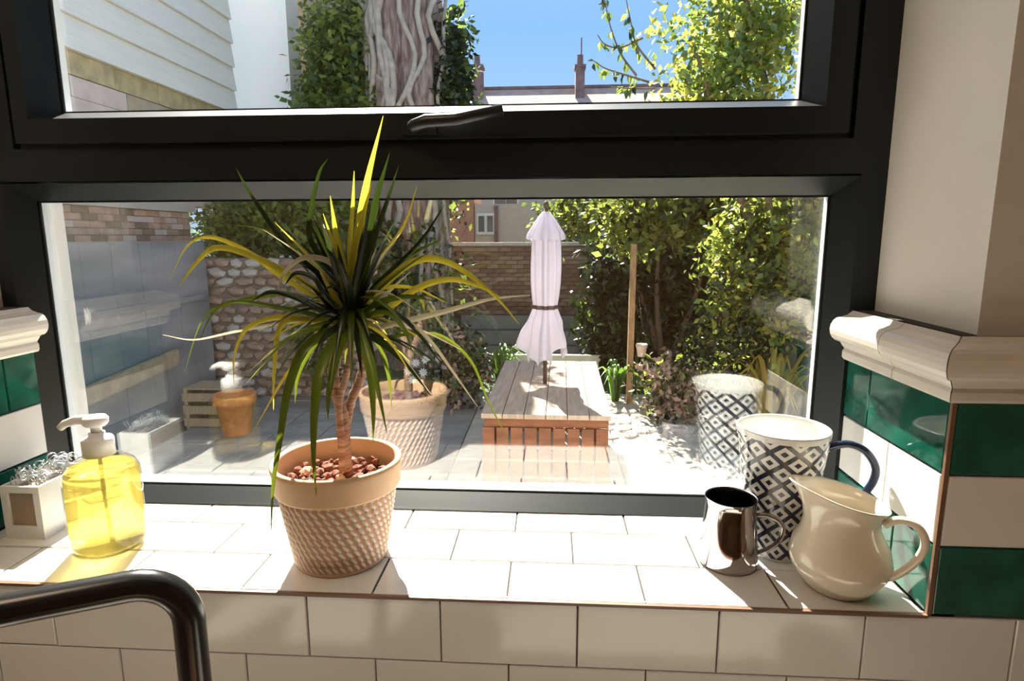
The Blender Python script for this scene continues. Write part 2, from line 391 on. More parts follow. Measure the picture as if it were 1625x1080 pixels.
# ------------------------------------------------------------------ window
win = empty('window_1', (0, 0, 0), kind='structure')
GX0, GX1, GZ0, GZ1 = -.963, .529, .022, .597          # lower glass daylight
BW = .028
OX0, OX1 = -1.02, .6055; ZTOP = ZT
fr = MB()
fr.box(OX0, GX0-BW, YF, .375, .0, ZTOP).box(GX1+BW, OX1, YF, .375, .0, ZTOP)
fr.box(GX0-BW, GX1+BW, YF, .375, GZ1+BW+.004, .687).box(GX0-BW, GX1+BW, YF+.004, .375, .0, .004).box(GX0-BW, GX1+BW, YF, .375, 1.36, ZTOP)
fr.box(GX1+BW-.018, GX1+BW, YF, .375, .687, 1.36).box(GX0-BW, GX0-BW+.036, YF, .375, .687, 1.36)
fr.build('outer_frame', 'frame', win)
def bead_ring(x0, x1, z0, z1, bw, yf, yb, name, par, bz0=None):
    bz0 = bw if bz0 is None else bz0
    o = [(x0-bw, yf, z0-bz0), (x1+bw, yf, z0-bz0), (x1+bw, yf, z1+bw), (x0-bw, yf, z1+bw)]
    i = [(x0, yb, z0), (x1, yb, z0), (x1, yb, z1), (x0, yb, z1)]
    ob = [(a, yb+.03, c) for a, b, c in o]; ib = [(a, yb+.03, c) for a, b, c in i]
    for k in range(4):
        j = (k+1) % 4
        m_ = MB().add([o[k], o[j], i[j], i[k], ob[k], ob[j], (i[j][0], yb+.0065, i[j][2]), (i[k][0], yb+.0065, i[k][2])],
                      [(0, 1, 2, 3), (0, 4, 5, 1), (3, 2, 6, 7), (4, 7, 6, 5), (0, 3, 7, 4), (1, 5, 6, 2)])
        m_.build(name, 'frame', par)
bead_ring(GX0, GX1, GZ0, GZ1, BW, YF, .328, 'glazing_bead', win, .020)
def glazing(x0, x1, z0, z1, y, par, t=.016, inner='glass_coated'):
    MB().box(x0-.006, x1+.006, y, y+.004, z0-.006, z1+.006).build('glass_pane', inner, par)
    MB().box(x0-.006, x1+.006, y+t+.004, y+t+.008, z0-.006, z1+.006).build('glass_pane', 'glass', par)
    s = MB(); w = .006; ya, yb = y+.0042, y+t+.0038
    s.box(x0-w, x0+.001, ya, yb, z0-w, z1+w).box(x1-.001, x1+w, ya, yb, z0-w, z1+w).box(x0+.001, x1-.001, ya, yb, z0-w, z0+.001).box(x0+.001, x1-.001, ya, yb, z1-.001, z1+w)
    s.build('spacer_bar', 'spacer', par)
    g = MB(); gy0, gy1 = y-.0035, y-.0002; w2 = .0035
    g.box(x0-w, x0+w2, gy0, gy1, z0-w, z1+w).box(x1-w2, x1+w, gy0, gy1, z0-w, z1+w).box(x0+w2, x1-w2, gy0, gy1, z0-w, z0+w2).box(x0+w2, x1-w2, gy0, gy1, z1-w2, z1+w)
    g.build('gasket', 'gap', par)
    # outer frame lip beyond the unit
glazing(GX0, GX1, GZ0, GZ1, .335, win)
SX0, SX1, SZ0, SZ1 = -.938, .524, .695, 1.352
HX0, HX1, HZ0, HZ1 = -.888, .464, .757, 1.29
sash = MB(); ys = .272; b2 = .02
sash.box(SX0, HX0-b2, ys, .372, SZ0, SZ1).box(HX1+b2, SX1, ys, .372, SZ0, SZ1).box(HX0-b2, HX1+b2, ys, .372, SZ0, HZ0-b2).box(HX0-b2, HX1+b2, ys, .372, HZ1+b2, SZ1)
so = sash.build('opening_sash', 'frame', win)
bead_ring(HX0, HX1, HZ0, HZ1, b2, ys, .326, 'sash_bead', so)
glazing(HX0, HX1, HZ0, HZ1, .333, so, inner='glass')
gk = MB().box(SX0-.0175, SX0, .30, .36, SZ0-.008, SZ1).box(SX1, SX1+.0155, .30, .36, SZ0-.008, SZ1).box(SX0, SX1, .29, .36, .6875, SZ0)
gk.build('sash_gasket', 'gap', win)
# lever handle
hd = MB(); hp = at(662, 205, .25); 
hd.box(hp.x-.03, hp.x+.03, .262, ys, .700, .724)
h1 = hd.build('handle_plate', 'handle_black', so)
pa, pb = at(648, 205, .235), at(798, 174, .232)
hl = MB().tube([(hp.x-.012, .264, .712), (pa.x+.010, .240, .710), (pa.x+.03, .235, .716), tuple(pa.lerp(pb, .5)), tuple(pb)], [.010, .011, .011, .0105, .009], 14)
hl.build('handle_lever', 'handle_black', so, smooth=True)

# ------------------------------------------------------------------ room things
cl = empty('fill_light', (-.95, -.85, 1.9), 'added unseen square fill light panel on the ceiling', 'light')  # fill light added out of view to brighten the room side
MB().box(-.42, .42, -.32, .32, -.045, 0).build('housing', 'white_paint', cl)
m, n, l, p = newmat('fill light diffuser'); em = n.new('ShaderNodeEmission'); em.inputs[0].default_value = (1, .74, .50, 1); em.inputs[1].default_value = 6
l.new(em.outputs[0], n['Material Output'].inputs[0]); M['diffuser'] = m
MB().box(-.38, .38, -.28, .28, -.052, -.0455).build('diffuser', 'diffuser', cl)
tc0 = empty('shading_cupboard', (1.25, -.31, -1.099), 'added unseen tall wooden cupboard shading and warming the right pier', 'cupboard')  # added out of view to block side light and bounce warm tone
MB().box(-.45, .45, -.30, .305, 0, 2.6).build('carcass', 'floorwood', tc0); MB().box(-.44, -.005, -.32, -.3005, .08, 2.58).build('door', 'floorwood', tc0); MB().box(.005, .44, -.32, -.3005, .08, 2.58).build('door', 'floorwood', tc0)
wt = MB().box(-2.39, .795, -.62, -.001, -.36, -.32).build('worktop', 'worktop'); tag(wt, 'pale kitchen worktop below the tiled splashback', 'worktop')
base = MB().box(-2.39, .795, -.58, -.001, -1.09, -.361).build('base_cabinet', 'white_paint'); tag(base, 'run of plain base cabinets under the pale worktop', 'cabinet')
tap = empty('kitchen_tap', (-.312, -.3, -.319), 'glossy black kitchen tap with squared tubular spout in front of the sill', 'tap')
z_ = .209+.319
MB().tube([(0, 0, 0), (0, 0, .012), (0, 0, .013), (0, 0, .05)], [.028, .028, .021, .019], 24).build('tap_base', 'black', tap, True)
bend = [(0, 0, .04), (0, 0, .2), (0, 0, z_-.075)]
rb = .045; dirn = Vector((-.128, -.062, 0)).normalized()
for k in range(10):
    a = math.pi/2*k/9; bend.append(tuple(dirn*(rb*(1-math.cos(a)))+Vector((0, 0, z_-rb+rb*math.sin(a)))))
bend += [tuple(dirn*.25+Vector((0, 0, z_))), tuple(dirn*.33+Vector((0, 0, z_)))]
for k in range(1, 8):
    a = math.pi/2*k/7; bend.append(tuple(dirn*(.33+.04*math.sin(a))+Vector((0, 0, z_-.04*(1-math.cos(a))))))
bend.append(tuple(dirn*.37+Vector((0, 0, z_-.09))))
MB().tube(bend, .0143, 24).build('spout', 'black', tap, True)

# ------------------------------------------------------------------ potted dracaena
PX, PY = -.314, .112
plant = empty('potted_dracaena', (PX, PY, 0), 'spiky dragon tree in carved terracotta pot on the tiled sill', 'plant')
NA, zb0, zb1 = 300, .006, .126
prof = [(.058, 0), (.072, .0015)]
nz = 84
for i in range(nz+1): prof.append((.073+(.093-.073)*i/nz, .004+(zb1-.004)*i/nz))
def stroke(a, z):
    row = (z-.008)/.0125; ri = math.floor(row); fz = row-ri-.5
    u = a*44/(2*math.pi)+.5*(ri % 2)+fz*.75; fu = u-math.floor(u)-.5
    d = (fu/.33)**2+(fz/.62)**2
    return max(0, 1-d)
wash = []
def pf(r, z, a, i):
    h = stroke(a, z) if .007 < z < .124 else .3
    wash.append(h); return r+.0030*h, z
mb = MB().lathe(prof, NA, (0, 0, 0), pf); mb.f.append(tuple(range(NA-1, -1, -1))); mb.mi.append(0)
po = mb.build('pot', 'carved', plant, True)
at_ = po.data.attributes.new('wash', 'FLOAT', 'POINT'); at_.data.foreach_set('value', wash[:len(po.data.vertices)])
rp = [(.0925, .126), (.0985, .1265), (.1005, .130), (.102, .160), (.1035, .164), (.1035, .169), (.1015, .172), (.0965, .172), (.094, .169), (.0925, .155), (.090, .13), (.086, .12)]
MB().lathe(rp, 96).build('rim_band', 'rim_clay', plant, True)
MB().lathe([(.0, .132), (.05, .133), (.0885, .131)], 40).build('compost', 'soil', plant, True)
def rock_mesh(name, mt, seed, sub=1, sq=(1, 1, .75), amp=.25):
    import bmesh
    bm = bmesh.new(); bmesh.ops.create_icosphere(bm, subdivisions=sub, radius=1); r_ = random.Random(seed)
    for v_ in bm.verts: v_.co = Vector((v_.co.x*sq[0], v_.co.y*sq[1], v_.co.z*sq[2]))*(1+r_.uniform(-amp, amp))
    me = bpy.data.meshes.new(name); bm.to_mesh(me); bm.free(); me.materials.append(M[mt]); return me
peb = [rock_mesh('pebble', mm, s_) for s_, mm in ((1, 'bark_pebble'), (2, 'bark_pebble'), (3, 'bark_pebble'), (4, 'rim_clay'))]
k = 0
for ring, cnt in ((.0, 1), (.018, 6), (.036, 13), (.054, 19), (.072, 25)):
    for q in range(cnt):
        a = 2*math.pi*q/cnt+RN.uniform(-.1, .1); o = link('pebble', peb[RN.choice((0, 1, 2, 0, 1, 2, 3))], plant, (ring*math.cos(a), ring*math.sin(a), .139+RN.uniform(0, .006)))
        s_ = RN.uniform(.0075, .0105); o.scale = (s_, s_, s_); o.rotation_euler = (RN.random(), RN.random(), RN.random()*6)
def L(u, v, y): return at(u, v, y)-Vector((PX, PY, 0))
for pts, r0 in (([(548, 745, .112), (545, 690, .112), (543, 655, .110), (530, 610, .105), (532, 570, .10), (555, 530, .108), (562, 500, .112)], .0105),
                ([(552, 745, .118), (548, 690, .118), (556, 640, .122), (572, 600, .126), (578, 560, .124), (568, 525, .116), (565, 495, .112)], .0085),
                ([(545, 745, .105), (540, 680, .10), (538, 640, .10), (548, 600, .098), (556, 560, .10), (560, 520, .108), (562, 500, .11)], .0065)):
    sp_ = spline([L(*q) for q in pts], 8)
    MB().tube(sp_, [r0*(1-.35*i/len(sp_))*(1+.07*math.sin(i*2.1)) for i in range(len(sp_))], 10).build('stem', 'stem', plant, True)
def blade(P_, w, mt, par, r_, name='leaf', facing=True, twist=.5, n=6):
    """strap leaf along local 3-D points"""
    P_ = spline(P_, n); n_ = len(P_); vs = []; fs = []; tw = r_.uniform(-twist, twist); v0 = Vector((0, 1, 0)) if facing else Vector((0, 0, 1))
    for i, p_ in enumerate(P_):
        t = i/(n_-1); tg = (P_[min(i+1, n_-1)]-P_[max(i-1, 0)]).normalized()
        sdv = tg.cross(v0); sdv = sdv.normalized() if sdv.length > .05 else Vector((1, 0, 0))
        sdv = Matrix.Rotation(tw, 3, tg) @ sdv; nn = tg.cross(sdv).normalized()
        ww = w*.5*min(1, .55+t*1.8)*(1-max(0, (t-.35)/.65)**1.6)+.0003
        vs += [p_-sdv*ww+nn*ww*.45, p_-nn*ww*.1, p_+sdv*ww+nn*ww*.45]
        if i: b = 3*i; fs += [(b-3, b-2, b+1, b), (b-2, b-1, b+2, b+1)]
    return MB().add(vs, fs).build(name, mt, par, True)
Bl = [
 ([(560, 480, .11), (566, 400, .11), (580, 300, .10), (608, 184, .08)], .016, 'lf_yellow'),
 ([(566, 470, .12), (577, 430, .12), (606, 348, .12), (633, 262, .13)], .015, 'lf_dark'),
 ([(560, 500, .10), (566, 450, .09), (590, 340, .07), (618, 243, .06)], .017, 'lf_dark'),
 ([(548, 490, .11), (530, 440, .11), (476, 411, .11), (433, 358, .12), (394, 300, .13), (375, 267, .14)], .013, 'lf_dark'),
 ([(552, 480, .11), (520, 421, .10), (494, 378, .09), (495, 334, .09), (507, 276, .08), (520, 252, .08)], .012, 'lf_dark'),
 ([(556, 470, .10), (544, 420, .09), (534, 373, .08), (524, 310, .08)], .013, 'lf_yellow'),
 ([(558, 470, .11), (555, 400, .11), (560, 324, .11), (562, 271, .12)], .008, 'lf_yellow'),
 ([(562, 460, .10), (563, 400, .09), (575, 350, .08), (590, 290, .07)], .013, 'lf_yellow'),
 ([(566, 480, .12), (590, 430, .13), (640, 360, .14), (662, 295, .15)], .008, 'lf_yellow'),
 ([(568, 490, .11), (590, 460, .12), (664, 387, .14), (706, 324, .15)], .009, 'lf_dark'),
 ([(565, 500, .11), (590, 470, .10), (654, 416, .08), (712, 416, .06), (780, 464, .05), (824, 514, .04)], .012, 'lf_yellow'),
 ([(565, 520, .11), (590, 508, .10), (659, 459, .09), (712, 443, .07), (760, 454, .06), (796, 472, .05)], .011, 'lf_yellow'),
 ([(566, 530, .11), (590, 522, .10), (645, 509, .09), (712, 492, .08), (780, 474, .07), (842, 468, .06)], .010, 'lf_pale'),
 ([(566, 530, .11), (590, 525, .10), (645, 512, .07), (683, 541, .05), (722, 594, .04), (758, 645, .03)], .007, 'lf_pale'),
 ([(568, 535, .11), (610, 535, .12), (690, 530, .14), (745, 570, .14), (775, 637, .13), (808, 700, .12)], .006, 'lf_green'),
 ([(560, 510, .10), (578, 545, .08), (590, 590, .06), (594, 650, .055), (592, 704, .05)], .020, 'lf_green'),
 ([(552, 515, .09), (530, 540, .05), (508, 590, .01), (500, 650, -.01), (498, 720, -.02), (502, 787, -.022)], .016, 'lf_green'),
 ([(550, 515, .09), (520, 527, .06), (482, 556, .03), (458, 620, .015), (446, 690, .01), (434, 770, .012), (430, 849, .02)], .015, 'lf_green'),
 ([(552, 510, .10), (510, 508, .08), (467, 504, .06), (443, 522, .05), (435, 590, .05), (434, 650, .05)], .011, 'lf_yellow'),
 ([(550, 515, .10), (500, 508, .08), (443, 503, .06), (394, 520, .05), (373, 562, .05), (371, 610, .05)], .009, 'lf_yellow'),
 ([(550, 500, .11), (500, 470, .11), (443, 436, .10), (394, 400, .10), (337, 377, .09), (298, 390, .09), (269, 444, .09)], .009, 'lf_yellow'),
 ([(550, 500, .11), (490, 450, .10), (409, 408, .08), (346, 392, .07), (312, 416, .06), (284, 454, .06)], .012, 'lf_yellow'),
 ([(550, 500, .12), (500, 482, .13), (457, 467, .14), (409, 472, .15), (346, 488, .15), (318, 515, .15), (293, 590, .15)], .009, 'lf_green'),
 ([(550, 515, .11), (500, 500, .10), (452, 490, .09), (370, 479, .08), (335, 503, .08), (317, 541, .08)], .008, 'lf_green'),
 ([(552, 525, .11), (500, 512, .12), (452, 512, .13), (370, 527, .14), (308, 539, .14), (258, 531, .14)], .005, 'lf_pale'),
 ([(555, 480, .10), (539, 435, .08), (520, 413, .07), (481, 409, .06), (450, 435, .05), (440, 468, .05)], .010, 'lf_pale'),
 ([(568, 515, .11), (590, 490, .12), (620, 459, .13), (652, 430, .14)], .008, 'lf_pale'),
 ([(553, 480, .12), (510, 425, .13), (457, 387, .15), (418, 363, .16), (368, 356, .16)], .009, 'lf_green'),
 ([(556, 520, .09), (535, 560, .06), (522, 620, .05), (520, 668, .05)], .013, 'lf_green'),
 ([(553, 520, .12), (505, 540, .13), (475, 590, .14), (468, 640, .14)], .012, 'lf_green'),
 ([(562, 515, .12), (598, 540, .14), (616, 590, .15), (622, 650, .16)], .010, 'lf_green'),
 ([(556, 500, .09), (520, 470, .06), (500, 440, .05), (470, 432, .04), (452, 452, .03)], .012, 'lf_dark'),
 ([(552, 505, .10), (515, 492, .07), (470, 470, .05), (430, 462, .04), (398, 478, .03)], .013, 'lf_dark'),
 ([(568, 505, .10), (600, 480, .08), (650, 470, .06), (690, 478, .05)], .010, 'lf_green'),
 ([(566, 500, .13), (610, 440, .15), (660, 400, .17), (700, 380, .18)], .010, 'lf_green'),
 ([(556, 515, .09), (535, 520, .05), (512, 540, .02), (500, 570, .0)], .012, 'lf_dark'),
 ([(560, 500, .09), (556, 460, .06), (540, 420, .04), (515, 390, .03)], .014, 'lf_dark'),
 ([(562, 490, .12), (585, 440, .14), (590, 380, .15), (588, 330, .16)], .012, 'lf_dark'),
 ([(555, 495, .12), (535, 450, .14), (515, 400, .15), (500, 350, .16)], .013, 'lf_green'),
 ([(566, 505, .10), (610, 495, .07), (640, 520, .05), (655, 560, .04)], .008, 'lf_green'),
]
for i, (pt, w, mt) in enumerate(Bl): blade([L(*q) for q in pt], w*.88, mt, plant, random.Random(i))
cr_ = L(560, 500, .112); r_ = random.Random(11)
for i in range(110):
    az = r_.uniform(0, 2*math.pi); el = r_.uniform(-.2, 1.25); ln = r_.uniform(.09, .215)
    if math.sin(az) > .3: ln = min(ln, .13)
    d = Vector((math.cos(az)*math.cos(el), math.sin(az)*math.cos(el)*.8, math.sin(el))); b0 = cr_+Vector((0, 0, r_.uniform(-.03, .03)))
    dr = ln*(.75 if el < .7 else .15)*r_.uniform(.5, 1.1)
    blade([b0+d*(ln*t)-Vector((0, 0, dr*t*t)) for t in (0, .3, .65, 1)], r_.uniform(.008, .014), r_.choice(('lf_dark', 'lf_dark', 'lf_dark', 'lf_dark', 'lf_green', 'lf_green', 'lf_green', 'lf_pale', 'lf_yellow')), plant, r_, facing=False, n=5)

# ------------------------------------------------------------------ soap bottle
BX, BY = -.727, .120
bt = empty('soap_dispenser', (BX, BY, 0), 'clear pump bottle of yellow liquid soap at the left end of the sill', 'bottle')
def sq(prof, n=48, pw=1.0): return prof
outer = [(.0, .001), (.050, .001), (.055, .004), (.057, .012), (.0575, .07), (.0575, .125), (.056, .138), (.050, .150), (.036, .160), (.022, .166), (.017, .170), (.017, .178)]
MB().lathe(outer, 64).build('bottle_body', 'clear', bt, True)
liq = [(.0, .005), (.047, .005), (.0525, .009), (.0548, .016), (.0552, .07), (.0552, .124), (.0538, .136), (.0485, .146), (.0, .146)]
MB().lathe(liq, 64).build('liquid_soap', 'soap', bt, True)
MB().lathe([(.0, .1785), (.0215, .1785), (.022, .166), (.024, .1655), (.024, .192), (.022, .196), (.013, .198), (.012, .205), (.0, .205)], 40).build('collar', 'pump', bt, True)
pm = MB().lathe([(.0, .2055), (.0085, .2055), (.0085, .214), (.015, .216), (.019, .220), (.0195, .228), (.016, .2325), (0, .234)], 32); pm.build('pump_head', 'pump', bt, True)
MB().tube([(-.004, 0, .226), (-.03, -.006, .2265), (-.046, -.010, .221), (-.054, -.012, .214)], [.0095, .008, .0066, .0055], 14).build('nozzle', 'pump', bt, True)
MB().tube([(0, 0, .165), (0, 0, .10), (.004, 0, .012)], .0028, 8).build('dip_tube', 'clear', bt, True)

# ------------------------------------------------------------------ white caddy with scourer
cd = empty('sponge_caddy', (-.893, .19, 0), 'white square caddy with taupe front panel left of the soap bottle', 'caddy', rz=0)
w, d_, h_, t_ = .036, .058, .098, .005
cb = MB().box(-w, w, -d_, d_, 0, t_).box(-w, -w+t_, -d_, d_, t_, h_).box(w-t_, w, -d_, d_, t_, h_).box(-w+t_, w-t_, d_-t_, d_, t_, h_)
cb.box(-w+t_, w-t_, -d_, -d_+t_, t_, .024).box(-w+t_, w-t_, -d_, -d_+t_, .086, h_).box(-w+t_, -w+.012, -d_, -d_+t_, .024, .086).box(w-.012, w-t_, -d_, -d_+t_, .024, .086)
cb.build('box', 'caddy', cd)
MB().box(-w+.0125, w-.0125, -d_+.0045, -d_+.009, .0245, .0855).build('front_panel', 'taupe', cd)
MB().box(-w+.0055, w-.0055, -d_+.0095, d_-.0055, .0055, .088).build('sponge', 'taupe', cd)
sc = MB(); r_ = random.Random(4)
for i in range(60):
    c_ = Vector((r_.uniform(-.024, .024), r_.uniform(-.044, .044), r_.uniform(.003, .02))); rr_ = r_.uniform(.004, .010); ax = Vector((r_.uniform(-1, 1), r_.uniform(-1, 1), r_.uniform(-1, 1))).normalized(); o1 = ax.orthogonal().normalized(); o2 = ax.cross(o1)
    sc.tube([c_+o1*rr_*math.cos(a*.6)+o2*rr_*math.sin(a*.6)+ax*a*.0006 for a in range(16)], .0008, 4)
so_ = sc.build('steel_scourer', 'scourer', None, True, (-.893, .19, .097)); tag(so_, 'curly grey wire scourer on top of the white caddy', 'scourer')

# ------------------------------------------------------------------ tall diamond jug
JX, JY = .418, .178
jg = empty('patterned_jug', (JX, JY, 0), 'tall white jug with navy diamond lattice behind the cream jug', 'jug')
n_ = 96; rows = 40; H = .214
vs = []; fs = []; uvs = []
def jr(t): return .049+(.0715-.049)*(t**1.15)
for i in range(rows+1):
    t = i/rows
    for k in range(n_+1):
        a = 2*math.pi*k/n_; r = jr(t); lip = max(0, math.cos(a-math.pi*1.02))**10*max(0, (t-.86)/.14)**1.5
        vs.append(((r+.005*lip)*math.cos(a), (r+.005*lip)*math.sin(a), H*t+.003*lip)); uvs.append((k/n_*10, t*6.2))
for i in range(rows):
    for k in range(n_): b = i*(n_+1)+k; fs.append((b, b+1, b+n_+2, b+n_+1))
mb = MB().add(vs, fs); jo = mb.build('jug_body', 'diamond', jg, True)
uvl = jo.data.uv_layers.new(name='uv'); buf = [0.]*(2*len(jo.data.loops))
for i, lp in enumerate(jo.data.loops): buf[2*i], buf[2*i+1] = uvs[lp.vertex_index]
uvl.data.foreach_set('uv', buf)
def lipfn(off):
    def f(r, z, a, i):
        t = z/H; lip = max(0, math.cos(a-math.pi*1.02))**10*max(0, (t-.86)/.14)**1.5
        return r+.005*lip, z+.003*lip
    return f
MB().lathe([(.0715, H), (.0712, H+.002), (.069, H+.003), (.067, H+.001)]+[(jr(t)-.0045, H*t) for t in (.97, .9, .8, .6, .4, .2, .05)]+[(0.0, H*.05)], 96, fn=lipfn(0)).build('white_lining', 'white_glaze', jg, True)
MB().lathe([(0, .0005), (.047, .0005), (.049, .0)], 48).build('foot', 'white_glaze', jg, True)
hd_ = Vector((.96, -.28, 0)).normalized()
hp_ = [(.066, .185), (.078, .192), (.098, .196), (.122, .186), (.137, .160), (.132, .130), (.110, .100), (.085, .078), (.061, .066)]
MB().tube(spline([hd_*a+Vector((0, 0, b)) for a, b in hp_], 6), .0062, 14).build('handle', 'navy', jg, True)

# ------------------------------------------------------------------ cream jug
KX, KY = .470, .068
ck = empty('cream_jug', (KX, KY, 0), 'small cream ceramic pitcher with spout nearest the right corner', 'jug')
pc = [(.0, .002), (.036, .002), (.042, 0), (.046, .004), (.056, .016), (.068, .036), (.0705, .050), (.066, .070), (.057, .088), (.051, .104), (.050, .118), (.053, .132), (.058, .143), (.0605, .146), (.059, .1475), (.055, .145), (.050, .132), (.0465, .116), (.048, .10), (.063, .07), (.067, .05), (.062, .035), (.04, .010), (0, .008)]
SPA = math.pi*.98
def cf(r, z, a, i):
    if z < .09: return r, z
    t = min(1, (z-.09)/.055); c_ = math.cos(a-SPA); sp_ = max(0, c_)**9
    return r*(1+.0*t)+.020*sp_*t**1.4, z+(.014*c_)*t+.008*sp_*t
MB().lathe(pc, 96, fn=cf).build('jug_body', 'ceramic', ck, True)
hd_ = Vector((.76, -.65, 0)).normalized()
hp_ = [(.054, .118), (.070, .130), (.088, .131), (.100, .120), (.104, .103), (.097, .080), (.083, .058), (.071, .044), (.064, .040)]
MB().tube(spline([hd_*a+Vector((0, 0, b)) for a, b in hp_], 6), [.0058]*49, 12).build('handle', 'ceramic', ck, True)

# ------------------------------------------------------------------ chrome mug
mg = empty('steel_mug', (.324, .128, 0), 'small polished steel milk mug on the sill beside the patterned jug', 'mug')
MB().lathe([(.0, .002), (.040, .0015), (.0445, 0), (.0465, .005), (.0462, .018), (.0435, .045), (.0405, .080), (.039, .100), (.0395, .109), (.0408, .1125)], 72).build('mug_body', 'chrome', mg, True)
MB().lathe([(.0408, .1125), (.0400, .1132), (.0385, .1095), (.038, .10), (.0425, .04), (.043, .01), (0, .006)], 72).build('mug_lining', 'cup_in', mg, True)
hd_ = Vector((.95, -.30, 0)).normalized()
hp_ = [(.0395, .088), (.055, .090), (.072, .084), (.079, .070), (.074, .050), (.060, .034), (.044, .024)]
MB().tube(spline([hd_*a+Vector((0, 0, b)) for a, b in hp_], 6), .0040, 10).build('handle', 'chrome', mg, True)

# ================================================================== GARDEN
def fol(name, par, clumps, leaf, mats, seed, per, spread, flat=.5, kind='stuff', up=.5):
    """leaf mass: clumps = list of centres; per leaves in each, gaussian spread; one joined mesh of folded leaves"""
    g = np.random.default_rng(seed); cs = np.repeat(np.array(clumps, float), per, 0); n = len(cs)
    pos = cs + g.normal(0, 1, (n, 3))*np.array(spread)
    d = g.normal(0, 1, (n, 3)); d[:, 2] -= .3; d /= np.linalg.norm(d, axis=1)[:, None]
    nr = g.normal(0, 1, (n, 3)); nr[:, 2] += up; s_ = np.cross(d, nr); s_ /= np.linalg.norm(s_, axis=1)[:, None]+1e-9; nr = np.cross(s_, d)
    ln = leaf*g.uniform(.6, 1.25, n)[:, None]
    v = np.stack([pos, pos+d*ln*.45-s_*ln*.30+nr*ln*.08, pos+d*ln, pos+d*ln*.45+s_*ln*.30+nr*ln*.08], 1).reshape(-1, 3)
    b = np.arange(n)*4; f = np.stack([b, b+1, b+2, b, b+2, b+3], 1).reshape(-1)
    me = bpy.data.meshes.new(name); me.vertices.add(4*n); me.vertices.foreach_set('co', v.ravel())
    me.loops.add(6*n); me.loops.foreach_set('vertex_index', f.astype(np.int32)); me.polygons.add(2*n)
    me.polygons.foreach_set('loop_start', np.arange(0, 6*n, 3, dtype=np.int32))
    for m_ in mats: me.materials.append(M[m_])
    ci = np.repeat(np.arange(len(clumps)), per); mi = (g.integers(0, len(mats), len(clumps)))[ci]; mi = np.where(g.random(n) < .3, g.integers(0, len(mats), n), mi)
    me.polygons.foreach_set('material_index', np.repeat(mi, 2).astype(np.int32)); me.update(calc_edges=True); me.validate()
    o = link(name, me, par); o['kind'] = kind; return o
def ell(c, r, n, seed, shell=.6):
    g = np.random.default_rng(seed); d = g.normal(0, 1, (n, 3)); d /= np.linalg.norm(d, axis=1)[:, None]
    return np.array(c)+d*np.array(r)*(shell+(1-shell)*g.random(n))[:, None]
def boxpts(x0, x1, y0, y1, z0, z1, n, seed):
    g = np.random.default_rng(seed); return np.stack([g.uniform(x0, x1, n), g.uniform(y0, y1, n), g.uniform(z0, z1, n)], 1)
def branchy(name, par, base, tips, r0, mt='twig', seed=0):
    r_ = random.Random(seed); base = Vector(base)
    for tp_ in tips:
        tp_ = Vector(tp_); mid = base.lerp(tp_, .5)+Vector((r_.uniform(-.15, .15), r_.uniform(-.15, .15), r_.uniform(0, .15)))*(tp_-base).length*.4
        s_ = spline([base, mid, tp_], 6); MB().tube(s_, [max(.004, r0*(1-.85*i/len(s_))) for i in range(len(s_))], 8).build(name, mt, par, True)

# ground, patio
gr = struct('ground', MB().box(-14, 14, .46, 60, G-.3, G-.045), 'soil')
lw_ = MB().box(-4.1, 2.0, 6.9, 9.5, G-.05, G-.02); tag(lw_.build('lawn', 'lawn'), 'shaded lawn strip behind the picnic table', 'lawn', kind='stuff')
# individually laid slabs: pale ones right of the table, darker ones left with shade put into their colour
def slab_mesh(w, h, mt):
    return tile_mesh(w, h, mt, 'z', .05, .008)
for ix in range(-8, 6):
    for iy in range(0, 11):
        x0 = ix*.505+.17; y0 = .9+iy*.55
        if y0 > 6.4 or x0 < -4.0: continue
        if x0 > 1.3 and y0 > 4.2: continue
        o = link('paving_slab', slab_mesh(.495, .54, 'slab_pale' if x0 > -.9 else 'slab_shaded'), gr, (x0+.25, y0+.27, G-.05+RN.uniform(-.003, .004)))
        o.rotation_euler = (RN.uniform(-.004, .004), RN.uniform(-.004, .004), 0)

# blue-grey fence wall on the left
fx = -4.2
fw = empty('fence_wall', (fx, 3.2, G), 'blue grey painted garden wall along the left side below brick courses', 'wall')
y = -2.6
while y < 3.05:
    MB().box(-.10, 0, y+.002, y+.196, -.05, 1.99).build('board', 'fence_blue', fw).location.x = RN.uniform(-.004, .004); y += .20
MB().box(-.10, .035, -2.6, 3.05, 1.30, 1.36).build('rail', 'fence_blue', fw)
pk = MB().bar((fx+.10, 4.15, -.86), (fx+.10, 5.5, -.76), .05, .16); tag(pk.build('plank', 'old_wood'), 'old brown plank fixed low along the blue grey garden wall', 'plank')

# neighbour house on the left: courses from low to high
nb = empty('neighbour_house', (-4.65, 4, G), 'neighbouring house side with cream boards over tan stone band, top left', 'building')
def nbx(z0, z1, mt, name, y1=4.3, th=.0): return MB().box(-.3, th, -2.9, y1, z0-G, z1-G).build(name, mt, nb)
nbx(G, .50, 'pink_render', 'plinth', 2.9); nbx(.86, .95, 'house_pale', 'string_course', 2.95, .05); nbx(.95, 1.90, 'pink_render', 'render_wall', 4.2)
for j in range(5):            # weathered brick courses seen over the fence
    yy = -2.9-(j % 2)*.11
    while yy < 2.8:
        b_ = MB().box(-.12, RN.uniform(-.006, .004), max(yy, -2.9), min(yy+.215, 2.88), .50-G+j*.072, .50-G+j*.072+.064); b_.build('brick', RN.choice(('coping', 'coping', 'pink_render', 'brick_b')), nb); yy += .225
MB().box(-.3, -.012, -2.9, 2.88, .5-G, .86-G).build('mortar_bed', 'mortar', nb)
yy = -2.9
